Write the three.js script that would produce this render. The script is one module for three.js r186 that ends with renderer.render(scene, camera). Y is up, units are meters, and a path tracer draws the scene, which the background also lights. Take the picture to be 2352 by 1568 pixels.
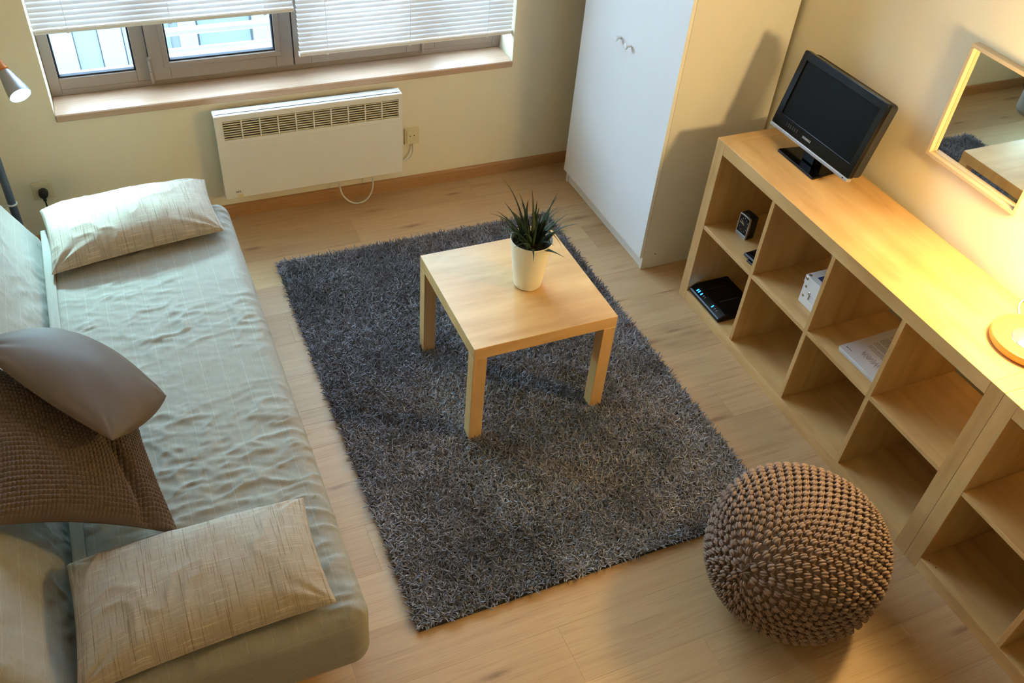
import * as THREE from 'three';
import { mergeGeometries, mergeVertices } from 'three/addons/utils/BufferGeometryUtils.js';
import { ConvexGeometry } from 'three/addons/geometries/ConvexGeometry.js';
import { FontLoader } from 'three/addons/loaders/FontLoader.js';
import { TextGeometry } from 'three/addons/geometries/TextGeometry.js';
import { RectAreaLightUniformsLib } from 'three/addons/lights/RectAreaLightUniformsLib.js';

// ------------------------------------------------------------------ camera, sky, exposure
const scene = new THREE.Scene();
const camera = new THREE.PerspectiveCamera(2 * Math.atan(784 / 2085.04) * 180 / Math.PI, 1.5, 0.05, 200);
camera.position.set(-2.1425, 2.5257, 2.5523);
camera.rotation.order = 'YXZ';
camera.rotation.set(-0.7324, -0.4785, 0.1022);
const SKY = { color: [0.50, 0.75, 1.0], strength: 17.5 };
scene.background = new THREE.Color().setRGB(...SKY.color);
scene.backgroundIntensity = SKY.strength;
const renderer = new THREE.WebGLRenderer();
renderer.toneMapping = THREE.LinearToneMapping;
renderer.toneMappingExposure = 1.07;
renderer.shadowMap.enabled = true;
RectAreaLightUniformsLib.init();
const WARM = new THREE.Color().setRGB(1.0, 0.72, 0.31);     // the table lamp on the shelves
const COOL = new THREE.Color().setRGB(0.46, 0.88, 1.0);     // the white LED reading lamp behind the sofa
const POWER = { shade: 3.05, beam: 0.8, led: 5.6 };

// ------------------------------------------------------------------ helpers
let seed = 7;
const rnd = () => { seed = (seed + 0x6d2b79f5) | 0; let t = Math.imul(seed ^ (seed >>> 15), 1 | seed); t = (t + Math.imul(t ^ (t >>> 7), 61 | t)) ^ t; return ((t ^ (t >>> 14)) >>> 0) / 4294967296; };
const rr = (a, b) => a + (b - a) * rnd();
const V = (x, y, z) => new THREE.Vector3(x, y, z);
const lerp = (a, b, t) => a + (b - a) * t, clamp = (x, a = 0, b = 1) => Math.min(b, Math.max(a, x));
const sstep = (a, b, x) => { const t = clamp((x - a) / (b - a)); return t * t * (3 - 2 * t); };
function hash2(x, y, s) { let h = Math.imul(x, 374761393) + Math.imul(y, 668265263) + Math.imul(s, 974711); h = Math.imul(h ^ (h >>> 13), 1274126177); return ((h ^ (h >>> 16)) >>> 0) / 4294967296; }
function vn(x, y, s = 0, px = 0, py = 0) {
  const xi = Math.floor(x), yi = Math.floor(y), fx = x - xi, fy = y - yi, u = fx * fx * (3 - 2 * fx), v = fy * fy * (3 - 2 * fy);
  const m = (a, p) => (p ? ((a % p) + p) % p : a);
  const a = hash2(m(xi, px), m(yi, py), s), b = hash2(m(xi + 1, px), m(yi, py), s), c = hash2(m(xi, px), m(yi + 1, py), s), d = hash2(m(xi + 1, px), m(yi + 1, py), s);
  return lerp(lerp(a, b, u), lerp(c, d, u), v);
}
function fbm(x, y, s = 0, oct = 4, px = 0, py = 0) { let a = 0, w = 0.5, n = 0; for (let i = 0; i < oct; i++) { a += w * vn(x, y, s + i * 17, px, py); n += w; x *= 2; y *= 2; px *= 2; py *= 2; w *= 0.5; } return a / n; }
const counts = {};
function numbered(n) { counts[n] = (counts[n] ?? -1) + 1; return counts[n] ? `${n}_${String(counts[n]).padStart(3, '0')}` : n; }
const shade = (o) => { o.castShadow = true; o.receiveShadow = true; return o; };
function mesh(name, geo, mat, parent, label) { const o = shade(new THREE.Mesh(geo, mat)); o.name = name; if (label) o.userData.label = label; parent.add(o); return o; }
function thing(name, label, category, p = [0, 0, 0], turn = 0, group) { const g = new THREE.Group(); g.name = numbered(name); g.position.set(...p); g.rotation.y = turn; g.userData = { label, category }; if (group) g.userData.group = group; scene.add(g); return g; }
function struct(name, label) { const g = new THREE.Group(); g.name = name; g.userData = { kind: 'structure', label, category: name.split('_')[0] }; scene.add(g); return g; }

// a chamfered box centred on c; uv in metres with the grain (u) along `grain`
function planarUV(geo, grain = 'x', off = [0, 0]) {
  const g = geo.index ? geo.toNonIndexed() : geo; const p = g.attributes.position, uv = new Float32Array(p.count * 2);
  const a = V(0, 0, 0), b = V(0, 0, 0), c = V(0, 0, 0), n = V(0, 0, 0);
  for (let i = 0; i < p.count; i += 3) {
    a.fromBufferAttribute(p, i); b.fromBufferAttribute(p, i + 1); c.fromBufferAttribute(p, i + 2);
    n.copy(b).sub(a).cross(c.clone().sub(a)); const ax = Math.abs(n.x), ay = Math.abs(n.y), az = Math.abs(n.z);
    const k = ax > ay && ax > az ? ['y', 'z'] : ay > az ? ['x', 'z'] : ['x', 'y'];
    const u = k.includes(grain) ? grain : k[0], v = u === k[0] ? k[1] : k[0];
    [a, b, c].forEach((q, j) => { uv[(i + j) * 2] = q[u] + off[0]; uv[(i + j) * 2 + 1] = q[v] + off[1]; });
  }
  g.setAttribute('uv', new THREE.BufferAttribute(uv, 2)); return g;
}
function box(x0, x1, y0, y1, z0, z1, ch = 0.0012, grain = 'x', off) {
  const pts = []; const hx = (x1 - x0) / 2, hy = (y1 - y0) / 2, hz = (z1 - z0) / 2, m = Math.min(ch, hx * 0.9, hy * 0.9, hz * 0.9);
  const cx = (x0 + x1) / 2, cy = (y0 + y1) / 2, cz = (z0 + z1) / 2;
  for (const sx of [-1, 1]) for (const sy of [-1, 1]) for (const sz of [-1, 1]) {
    pts.push(V(cx + sx * (hx - m), cy + sy * (hy - m), cz + sz * hz), V(cx + sx * (hx - m), cy + sy * hy, cz + sz * (hz - m)), V(cx + sx * hx, cy + sy * (hy - m), cz + sz * (hz - m)));
  }
  const g = new ConvexGeometry(pts); return planarUV(g, grain, off ?? [rnd() * 3, rnd() * 3]);
}
function softBox(w, h, d, r, sx, sy, sz, disp) {   // rounded, finely divided box; disp(p, n) moves points along their normals
  let g = new THREE.BoxGeometry(w, h, d, sx, sy, sz); const uvw = [];
  const p = g.attributes.position, q = V(0, 0, 0), c = V(0, 0, 0), n = V(0, 0, 0);
  const nn = g.attributes.normal; const uv = g.attributes.uv;
  for (let i = 0; i < p.count; i++) {
    q.fromBufferAttribute(p, i);
    const fx = Math.abs(nn.getX(i)) > 0.5, fy = Math.abs(nn.getY(i)) > 0.5;
    if (fx) uv.setXY(i, q.z, q.y); else if (fy) uv.setXY(i, q.z, q.x); else uv.setXY(i, q.x, q.y);
    c.set(clamp(q.x, -w / 2 + r, w / 2 - r), clamp(q.y, -h / 2 + r, h / 2 - r), clamp(q.z, -d / 2 + r, d / 2 - r));
    n.copy(q).sub(c); if (n.lengthSq() > 1e-12) { n.normalize(); q.copy(c).addScaledVector(n, r); } else n.fromBufferAttribute(nn, i);
    if (disp) q.addScaledVector(n, disp(q, n));
    p.setXYZ(i, q.x, q.y, q.z);
  }
  // weld for smooth normals but keep the uv
  const bare = new THREE.BufferGeometry(); bare.setAttribute('position', p.clone()); bare.setIndex(g.index.clone());
  const keep = new Map(); const key = (i) => `${Math.round(p.getX(i) * 2e5)},${Math.round(p.getY(i) * 2e5)},${Math.round(p.getZ(i) * 2e5)}`;
  g.computeVertexNormals(); const sum = new Map();
  for (let i = 0; i < p.count; i++) { const k = key(i), s = sum.get(k) ?? [0, 0, 0]; s[0] += nn.getX(i); s[1] += nn.getY(i); s[2] += nn.getZ(i); sum.set(k, s); }
  const na = g.attributes.normal;
  for (let i = 0; i < p.count; i++) { const s = sum.get(key(i)); const l = Math.hypot(...s) || 1; }
  const acc = new Map();
  for (let i = 0; i < p.count; i++) { const k = key(i), s = acc.get(k) ?? [0, 0, 0]; s[0] += na.getX(i); s[1] += na.getY(i); s[2] += na.getZ(i); acc.set(k, s); }
  for (let i = 0; i < p.count; i++) { const s = acc.get(key(i)), l = Math.hypot(...s) || 1; na.setXYZ(i, s[0] / l, s[1] / l, s[2] / l); }
  return g;
}
function tube(points, r, seg = 40, rad = 8) { return new THREE.TubeGeometry(new THREE.CatmullRomCurve3(points.map((p) => V(...p))), seg, r, rad, false); }
function lathe(pts, seg = 48) { return new THREE.LatheGeometry(pts.map((p) => new THREE.Vector2(...p)), seg); }
const moved = (g, x, y, z) => g.translate(x, y, z);
const G = (list) => mergeGeometries(list.map((g) => { const h = g.index ? g.toNonIndexed() : g; for (const k of Object.keys(h.attributes)) if (!['position', 'normal', 'uv'].includes(k)) h.deleteAttribute(k); return h; }));

// ------------------------------------------------------------------ textures
function tex(w, h, f, srgb = true) {
  const d = new Uint8Array(w * h * 4);
  for (let y = 0; y < h; y++) for (let x = 0; x < w; x++) { const c = f(x / w, y / h, x, y), o = (y * w + x) * 4; if (Array.isArray(c)) { d[o] = clamp(c[0], 0, 255); d[o + 1] = clamp(c[1], 0, 255); d[o + 2] = clamp(c[2], 0, 255); } else d[o] = d[o + 1] = d[o + 2] = clamp(c * 255, 0, 255); d[o + 3] = 255; }
  const t = new THREE.DataTexture(d, w, h); t.wrapS = t.wrapT = THREE.RepeatWrapping; t.magFilter = THREE.LinearFilter; t.minFilter = THREE.LinearMipmapLinearFilter; t.generateMipmaps = true; if (srgb) t.colorSpace = THREE.SRGBColorSpace; t.needsUpdate = true; return t;
}
const rep = (t, x, y) => { t.repeat.set(1 / x, 1 / y); return t; };
const mix3 = (a, b, t) => [lerp(a[0], b[0], t), lerp(a[1], b[1], t), lerp(a[2], b[2], t)];
const std = (o) => new THREE.MeshStandardMaterial(o), phy = (o) => new THREE.MeshPhysicalMaterial(o);

// birch veneer: pale, cloudy figure, fine grain along u; 1.2 m x 0.6 m
const birchTex = rep(tex(1024, 512, (u, v) => {
  const cloud = fbm(u * 5, v * 4, 3, 4, 5, 4), flame = fbm(u * 3 + 2 * fbm(u * 4, v * 4, 9, 3, 4, 4), v * 16, 21, 4, 3, 16), grain = fbm(u * 12, v * 150, 5, 2, 12, 150), fleck = vn(u * 60, v * 220, 77, 60, 220);
  let c = mix3([184, 140, 84], [230, 192, 134], clamp(0.5 + 1.5 * (0.5 * flame + 0.5 * cloud - 0.5))); c = mix3(c, [172, 124, 70], 0.16 * sstep(0.6, 0.95, grain)); if (fleck > 0.985) c = mix3(c, [170, 122, 72], 0.35); return c;
}), 1.2, 0.6);
const birchBump = rep(tex(512, 512, (u, v) => fbm(u * 10, v * 120, 5, 2, 10, 120), false), 1.2, 0.6);
// oak laminate: long grain, knots, streaks; 2.4 m x 0.76 m
const knots = Array.from({ length: 26 }, () => [rnd(), rnd(), rr(0.5, 1.2), rnd() < 0.55 ? 1 : 0.4]);
const oakTex = rep(tex(2048, 1024, (u, v) => {
  let w = v * 0.76, x = u * 2.4, dark = 0, bend = 0;
  for (const [kx, ky, ks, kd] of knots) {
    let dx = x - kx * 2.4, dy = w - ky * 0.76; dx -= Math.round(dx / 2.4) * 2.4; dy -= Math.round(dy / 0.76) * 0.76;
    const r = Math.hypot(dx / (0.05 * ks), dy / (0.012 * ks)); if (r < 5) { bend += Math.exp(-r * r * 0.25) * 0.02 * Math.sign(dy || 1); dark += kd * Math.exp(-r * r * 0.9) * 0.62 * (0.6 + 0.8 * vn(x * 160, w * 700, 3)); dark += kd * 0.16 * Math.exp(-Math.pow(dy / (0.010 * ks), 2)) * Math.exp(-Math.abs(dx) / (0.16 * ks)); }
  }
  const ww = w + bend * 0.4 + 0.012 * (fbm(u * 6, v * 8, 31, 3, 6, 8) - 0.5);
  const wide = fbm(u * 4, ww / 0.76 * 26, 11, 4, 4, 26), fine = fbm(u * 20, ww / 0.76 * 330, 13, 2, 20, 330), patch = fbm(u * 7, v * 10, 19, 4, 7, 10);
  let c = mix3([186, 150, 108], [212, 181, 138], 0.55 * wide + 0.45 * patch);
  c = mix3(c, [158, 120, 82], 0.28 * sstep(0.5, 0.85, fine) + 0.25 * sstep(0.55, 0.8, wide)); return mix3(c, [112, 80, 54], clamp(dark * 0.7, 0, 0.6));
}), 2.4, 0.76);
const oakRough = rep(tex(512, 512, (u, v) => 0.46 + 0.16 * fbm(u * 8, v * 60, 41, 3, 8, 60), false), 2.4, 0.76);
// beech-like stained wood of the skirting and the sill
const beechTex = rep(tex(1024, 256, (u, v) => { const g = fbm(u * 8, v * 60, 51, 3, 8, 60), f = fbm(u * 40, v * 120, 53, 2, 40, 120); let c = mix3([168, 122, 78], [192, 146, 98], g); return mix3(c, [136, 92, 56], 0.3 * sstep(0.6, 0.9, f)); }), 1.2, 0.3);
const sillTex = rep(tex(1024, 256, (u, v) => { const g = fbm(u * 8, v * 50, 54, 3, 8, 50), f = fbm(u * 40, v * 120, 56, 2, 40, 120); let c = mix3([190, 158, 130], [208, 178, 152], g); return mix3(c, [170, 128, 92], 0.28 * sstep(0.6, 0.9, f)); }), 1.2, 0.3);
const plasterBump = rep(tex(512, 512, (u, v) => 0.6 * fbm(u * 60, v * 60, 61, 3, 60, 60) + 0.4 * fbm(u * 6, v * 6, 63, 3, 6, 6), false), 0.6, 0.6);
const wallTint = rep(tex(512, 512, (u, v) => mix3([238, 228, 200], [244, 235, 209], fbm(u * 5, v * 5, 67, 4, 5, 5))), 1.6, 1.6);
// slubby linen of the long pillows, 0.34 m square
const threadW = Array.from({ length: 512 }, (_, i) => Math.pow(rnd(), 3)), threadH = Array.from({ length: 512 }, () => Math.pow(rnd(), 3));
const slub = (u, v) => { const i = Math.floor(u * 256) % 256, j = Math.floor(v * 256) % 256; const a = threadW[i] * sstep(0.42, 0.8, vn(u * 256 + 5, v * 9, 71, 256, 9)), b = threadH[j] * sstep(0.42, 0.8, vn(u * 9, v * 256 + 3, 73, 9, 256)); return [a, b]; };
const linenTex = rep(tex(1024, 1024, (u, v, x, y) => { const [a, b] = slub(u, v); let c = mix3([164, 151, 134], [186, 175, 160], vn(u * 512, v * 512, 79, 512, 512)); c = mix3(c, [112, 92, 70], 0.75 * a); c = mix3(c, [232, 220, 198], 0.55 * b * (1 - a)); const weave = ((x >> 1) + (y >> 1)) & 1; return weave ? c : mix3(c, [128, 112, 92], 0.14); }), 0.34, 0.34);
const linenBump = rep(tex(1024, 1024, (u, v, x, y) => { const [a, b] = slub(u, v); return 0.35 + 0.3 * (((x >> 1) + (y >> 1)) & 1) + 0.25 * (a + b); }, false), 0.34, 0.34);
const weaveBump = rep(tex(256, 256, (u, v, x, y) => 0.4 + 0.25 * (((x >> 1) + (y >> 1)) & 1) + 0.3 * vn(u * 128, v * 128, 83, 128, 128), false), 0.12, 0.12);
// sofa cover: woven cotton with faint lengthwise lines of a lighter thread
const coverTex = rep(tex(1024, 1024, (u, v, x, y) => { const n = vn(u * 300, v * 300, 87, 300, 300), sl = fbm(u * 14, v * 200, 89, 2, 14, 200); let c = mix3([142, 137, 126], [159, 154, 143], 0.5 * n + 0.5 * sl); const s = Math.abs(((v * 8) % 1) - 0.5); if (s < 0.018) c = mix3(c, [204, 198, 182], 0.2); const t = Math.abs(((u * 5) % 1) - 0.5); if (t < 0.006) c = mix3(c, [204, 198, 182], 0.12); return c; }), 0.5, 0.5);

const M = {
  wall: std({ map: wallTint, bumpMap: plasterBump, bumpScale: 0.0006, roughness: 0.9 }),
  ceiling: std({ color: 0xf0eadc, roughness: 0.95 }),
  birch: std({ map: birchTex, bumpMap: birchBump, bumpScale: 0.00012, roughness: 0.36 }),
  birchPale: std({ color: 0xd0bb98, roughness: 0.5 }),
  oak: [0xffffff, 0xf6f2ec, 0xfdf8f0, 0xf0ebe4].map((c) => std({ map: oakTex, color: c, roughnessMap: oakRough, roughness: 1 })),
  joint: std({ color: 0x8a6c48, roughness: 0.9 }),
  beech: std({ map: beechTex, roughness: 0.5 }), sill: std({ map: sillTex, roughness: 0.36 }),
  white: std({ color: 0xf3f4f3, roughness: 0.42 }), whiteFoil: std({ color: 0xe9e7e0, roughness: 0.38 }),
  heater: std({ color: 0xefece2, roughness: 0.4 }), louvre: std({ color: 0xd8d0b8, roughness: 0.5 }),
  outlet: std({ color: 0xe2d8b2, roughness: 0.4 }), cable: std({ color: 0xdcd8cc, roughness: 0.45 }),
  alu: std({ color: 0x9c8f86, roughness: 0.5, metalness: 0.15 }), gasket: std({ color: 0x1c2028, roughness: 0.7 }),
  glass: phy({ color: 0xffffff, transmission: 1, thickness: 0, roughness: 0.0, ior: 1.45 }),
  slat: phy({ color: 0xf3f0ee, roughness: 0.6, transmission: 0.45, thickness: 0 }), cord: std({ color: 0xe8e4e0, roughness: 0.8 }),
  galvanised: std({ color: 0x82807a, roughness: 0.55, metalness: 0.4 }), steel: std({ color: 0xb8b6b2, metalness: 0.9, roughness: 0.3 }), silver: std({ color: 0xa9abb0, metalness: 0.55, roughness: 0.34 }),
  black: std({ color: 0x101012, roughness: 0.4 }), gloss: phy({ color: 0x07080a, roughness: 0.14, specularIntensity: 0.55 }), matteBlack: std({ color: 0x17171a, roughness: 0.6 }),
  screen: phy({ color: 0x0a0d11, roughness: 0.3, specularIntensity: 0.3 }),
  mirror: std({ color: 0xe6ece8, metalness: 1, roughness: 0.015 }),
  facade: std({ color: 0x9ea2a4, roughness: 0.75 }), facadeGrey: std({ color: 0x8a9298, roughness: 0.7 }), rail: std({ color: 0xb9b6b2, roughness: 0.5, metalness: 0.2 }),
  pot: phy({ color: 0xefe8d2, roughness: 0.42, clearcoat: 0.25, clearcoatRoughness: 0.3 }), soil: std({ color: 0x2a1f16, roughness: 1 }),
  cover: phy({ map: coverTex, bumpMap: weaveBump, bumpScale: 0.0004, roughness: 0.9, sheen: 0.25, sheenRoughness: 0.6, sheenColor: new THREE.Color(0xb8b4a8) }),
  linen: std({ map: linenTex, bumpMap: linenBump, bumpScale: 0.0006, roughness: 0.92 }),
  satin: phy({ color: 0x5a4836, bumpMap: weaveBump, bumpScale: 0.00015, roughness: 0.6, sheen: 0.12, sheenRoughness: 0.35, sheenColor: new THREE.Color(0x9a8c7a) }),
  chenille: phy({ color: 0x675549, roughness: 0.95, sheen: 0.35, sheenRoughness: 0.5, sheenColor: new THREE.Color(0x8a6c58) }),
  pouf: std({ color: 0x8a7264, roughness: 0.95 }),
  rug: std({ color: 0xffffff, roughness: 0.97 }), rugBack: std({ color: 0x35353a, roughness: 1 }),
  poleBlue: std({ color: 0x5c6878, roughness: 0.45, metalness: 0.3 }), orange: std({ color: 0xd07a2c, roughness: 0.5 }),
};

// ------------------------------------------------------------------ the room shell
const XL = -2.95, XR = 0.43, ZB = -1.18, ZF = 4.6, YC = 3.7, TH = 0.28;
{
  const fl = struct('floor', 'oak laminate floor of long planks'); fl.userData.category = 'floor';
  mesh('subfloor', box(XL - 0.2, XR + 0.2, -0.15, -0.0085, ZB - 0.2, ZF + 0.2, 0.001), M.joint, fl);
  const W = 0.192, Lp = 1.285; let row = 0;
  for (let z = ZB; z < ZF - 0.01; z += W, row++) {
    const z1 = Math.min(z + W, ZF); let x = XL - [0.2, 0.86, 0.45, 1.1, 0.02, 0.66][row % 6];
    for (; x < XR - 0.001; x += Lp) {
      const a = Math.max(x, XL), b = Math.min(x + Lp, XR); if (b - a < 0.02) continue;
      mesh('plank', box(a + 0.00012, b - 0.00012, -0.0085, 0, z + 0.00012, z1 - 0.00012, 0.0003, 'x', [rnd() * 2.4, rnd() * 0.76]), M.oak[Math.floor(rnd() * 4)], fl);
    }
  }
}
const WIN = { x0: -2.38, x1: -0.36, y0: 0.581, y1: 3.30 };
{
  const s = new THREE.Shape(); s.moveTo(XL - TH, -0.15); s.lineTo(XR + TH, -0.15); s.lineTo(XR + TH, YC + 0.1); s.lineTo(XL - TH, YC + 0.1); s.closePath();
  const h = new THREE.Path(); h.moveTo(WIN.x0, WIN.y0); h.lineTo(WIN.x0, WIN.y1); h.lineTo(WIN.x1, WIN.y1); h.lineTo(WIN.x1, WIN.y0); h.closePath(); s.holes.push(h);
  const wb = struct('wall_back', 'cream painted wall around the wide window'); mesh('plaster', planarUV(new THREE.ExtrudeGeometry(s, { depth: TH, bevelEnabled: false }).translate(0, 0, ZB - TH)), M.wall, wb);
  const wr = struct('wall_right', 'cream painted wall behind the shelves'); mesh('plaster', box(XR, XR + TH, -0.15, YC + 0.1, ZB, ZF + TH, 0.001, 'z'), M.wall, wr);
  const wl = struct('wall_left', 'cream painted wall behind the sofa'); mesh('plaster', box(XL - TH, XL, -0.15, YC + 0.1, ZB, ZF + TH, 0.001, 'z'), M.wall, wl);
  const wf = struct('wall_front', 'cream painted wall at the far end of the room'); mesh('plaster', box(XL, XR, -0.15, YC + 0.1, ZF, ZF + TH, 0.001), M.wall, wf);
  const wo = struct('wall_outside', 'outer walls of the apartment block around the room');   // the block the room is part of: it shades the courtyard
  for (const [a, b, c, d] of [[-16, XL - TH, -9, 4.6], [XR + TH, 14, -9, 4.6], [XL - TH, XR + TH, -9, -0.16], [XL - TH, XR + TH, YC + 0.21, 4.6]]) mesh('wing', box(a + 0.001, b - 0.001, c, d, ZB - TH, ZF + TH, 0.002), M.facadeGrey, wo);
  const ce = struct('ceiling', 'white ceiling'); mesh('slab', box(XL, XR, YC, YC + 0.2, ZB, ZF, 0.001), M.ceiling, ce);
  const lf = struct('floor_loft', 'loft platform that the room is seen from'); mesh('slab', box(XL + 0.001, XR - 0.001, 1.95, 2.15, 2.95, ZF - 0.001, 0.003), M.ceiling, lf);
  const prof = (len) => { const q = new THREE.Shape(); q.moveTo(0, 0); q.lineTo(0.0145, 0); q.lineTo(0.0145, 0.05); q.quadraticCurveTo(0.0145, 0.0625, 0.003, 0.063); q.lineTo(0, 0.063); q.closePath(); return new THREE.ExtrudeGeometry(q, { depth: len, bevelEnabled: false, curveSegments: 5 }); };
  const bb = struct('baseboard_back', 'reddish wooden skirting board below the window');
  mesh('board', planarUV(prof(XR - XL).rotateY(Math.PI / 2).scale(1, 1, -1).translate(XL, 0, ZB)), M.beech, bb);
  bb.children[0].geometry = planarUV((() => { const g = prof(XR - XL); g.rotateY(-Math.PI / 2); g.translate(XR, 0, ZB); return g; })(), 'x');
  const bl = struct('baseboard_left', 'wooden skirting board behind the sofa'); mesh('board', planarUV(prof(ZF - ZB - 0.03).translate(XL, 0, ZB + 0.015), 'z'), M.beech, bl);
  const br = struct('baseboard_right', 'wooden skirting board behind the shelves'); mesh('board', planarUV(prof(ZF - ZB - 0.03).rotateY(Math.PI).translate(XR, 0, ZF - 0.015), 'z'), M.beech, br);
}

// ------------------------------------------------------------------ window, sill
{
  const t = struct('trim_1', 'light wooden window sill board'); t.userData.category = 'window sill';
  mesh('sill_board', box(WIN.x0 + 0.001, WIN.x1 - 0.001, WIN.y0 + 0.0005, 0.613, -1.40, -1.169, 0.004, 'x'), M.sill, t);
  const w = struct('window_1', 'wide window with four panes in a taupe aluminium frame'); const zf = -1.335, zb = -1.40, y0 = 0.6135, y1 = WIN.y1 - 0.001;
  const bar = (a, b, c, d, z0 = zb, z1 = zf) => box(a, b, c, d, z0, z1, 0.002);
  const X = { l: WIN.x0 + 0.001, r: WIN.x1 - 0.001 };
  mesh('frame_stile', bar(X.l, -2.337, y0, y1), M.alu, w); mesh('frame_stile', bar(-0.403, X.r, y0, y1), M.alu, w);
  mesh('frame_rail', bar(-2.337, -0.403, y0, 0.640), M.alu, w); mesh('frame_rail', bar(-2.337, -0.403, y1 - 0.05, y1), M.alu, w);
  mesh('frame_rail', bar(-2.337, -2.034, 0.640, 0.688), M.alu, w); mesh('frame_rail', bar(-0.700, -0.403, 0.640, 0.688), M.alu, w);
  mesh('mullion', bar(-2.034, -1.978, 0.640, y1 - 0.05), M.alu, w); mesh('mullion', bar(-0.768, -0.700, 0.640, y1 - 0.05), M.alu, w); mesh('mullion', bar(-1.3735, -1.3705, 0.640, y1 - 0.05, zb, zf - 0.01), M.gasket, w);
  const glaze = (a, b, c, d, z, parent) => {   // clear opening a..b, c..d with its rubber gasket and inner bead
    const q = 0.007; mesh('gasket', G([box(a, a + q, c, d, z - 0.03, z - 0.006, 0.0015), box(b - q, b, c, d, z - 0.03, z - 0.006, 0.0015), box(a + q, b - q, c, c + q, z - 0.03, z - 0.006, 0.0015), box(a + q, b - q, d - q, d, z - 0.03, z - 0.006, 0.0015)]), M.gasket, parent, 'dark rubber gasket around the glass');
    mesh('pane', new THREE.PlaneGeometry(b - a - 0.002, d - c - 0.002).translate((a + b) / 2, (c + d) / 2, z - 0.018), M.glass, parent, 'clear glass pane');
  };
  glaze(-2.337, -2.034, 0.688, y1 - 0.05, zf, w); glaze(-0.700, -0.403, 0.688, y1 - 0.05, zf, w);
  const sash = (a, b) => {
    const z1 = zf + 0.02, z0 = zb + 0.005, t1 = 0.076, bt = 0.076, y = 0.644, top = y1 - 0.055; const s = new THREE.Group(); s.name = 'sash'; w.add(s);
    mesh('stile', bar(a, a + t1, y, top, z0, z1), M.alu, s); mesh('stile', bar(b - t1, b, y, top, z0, z1), M.alu, s);
    mesh('rail', bar(a + t1, b - t1, y, y + bt, z0, z1), M.alu, s); mesh('rail', bar(a + t1, b - t1, top - bt, top, z0, z1), M.alu, s);
    mesh('glazing_bead', G([box(a + t1 - 0.022, b - t1 + 0.022, y + bt - 0.022, y + bt, z1 + 0.0002, z1 + 0.004, 0.002), box(a + t1 - 0.022, a + t1, y + bt, top - bt, z1 + 0.0002, z1 + 0.004, 0.002), box(b - t1, b - t1 + 0.022, y + bt, top - bt, z1 + 0.0002, z1 + 0.004, 0.002)]), M.alu, s);
    glaze(a + t1, b - t1, y + bt, top - bt, z1, s);
  };
  sash(-1.976, -1.3745); sash(-1.3695, -0.771);
  for (const x of [-1.9775, -0.7695]) { mesh('hinge', G([new THREE.CylinderGeometry(0.0065, 0.0065, 0.05, 14).translate(x, 0.665, zf + 0.028), new THREE.CylinderGeometry(0.0065, 0.0065, 0.05, 14).translate(x, 0.718, zf + 0.028), new THREE.CylinderGeometry(0.008, 0.0065, 0.008, 14).translate(x, 0.748, zf + 0.028), box(x - 0.004, x + 0.004, 0.645, 0.74, zf - 0.002, zf + 0.028, 0.001)]), M.alu, w, 'slim barrel hinge'); }
}
// ------------------------------------------------------------------ outside: guard rail and the building opposite
{
  const g = thing('balcony_rail', 'pale metal guard rail of two horizontal bars outside the window', 'railing', [0, 0, 0]);
  for (const y of [0.63, 0.725]) mesh('bar', box(-1.97, -0.78, y - 0.016, y + 0.016, -1.618, -1.584, 0.008), M.rail, g);
  for (const x of [-1.955, -0.795]) mesh('bracket', box(x - 0.012, x + 0.012, 0.60, 0.76, -1.60, -1.462, 0.003), M.rail, g);
  const b = thing('apartment_building', 'white building opposite with vertical cladding boards and tall windows', 'building', [0, 0, 0]); const z = -5.4;
  mesh('wall', box(-12, 10, -9, 1.9, z - 0.6, z - 0.02, 0.005), M.facade, b);
  let k = 0; for (let x = -5.2; x < -1.64; x += 0.19, k++) mesh('cladding_board', box(x + 0.004, x + 0.186, -6, 1.9, z - 0.02, z + (k % 2 ? 0.0 : 0.012), 0.004), k % 3 ? M.facade : M.facadeGrey, b);
  for (let i = 0; i < 6; i++) { const x = -1.52 + i * 0.62; mesh('pilaster', box(x, x + 0.14, -6, 1.9, z - 0.02, z + 0.08, 0.006), M.facade, b); for (let j = 0; j < 4; j++) { const y = -2.6 + j * 1.05; const wd = mesh('window', box(x + 0.16, x + 0.60, y, y + 0.85, z - 0.02, z + 0.01, 0.004), j % 2 ? M.facadeGrey : M.facade, b); mesh('window_sill', box(x + 0.15, x + 0.61, y - 0.04, y - 0.002, z - 0.02, z + 0.03, 0.004), M.facadeGrey, wd); } }
}

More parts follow.
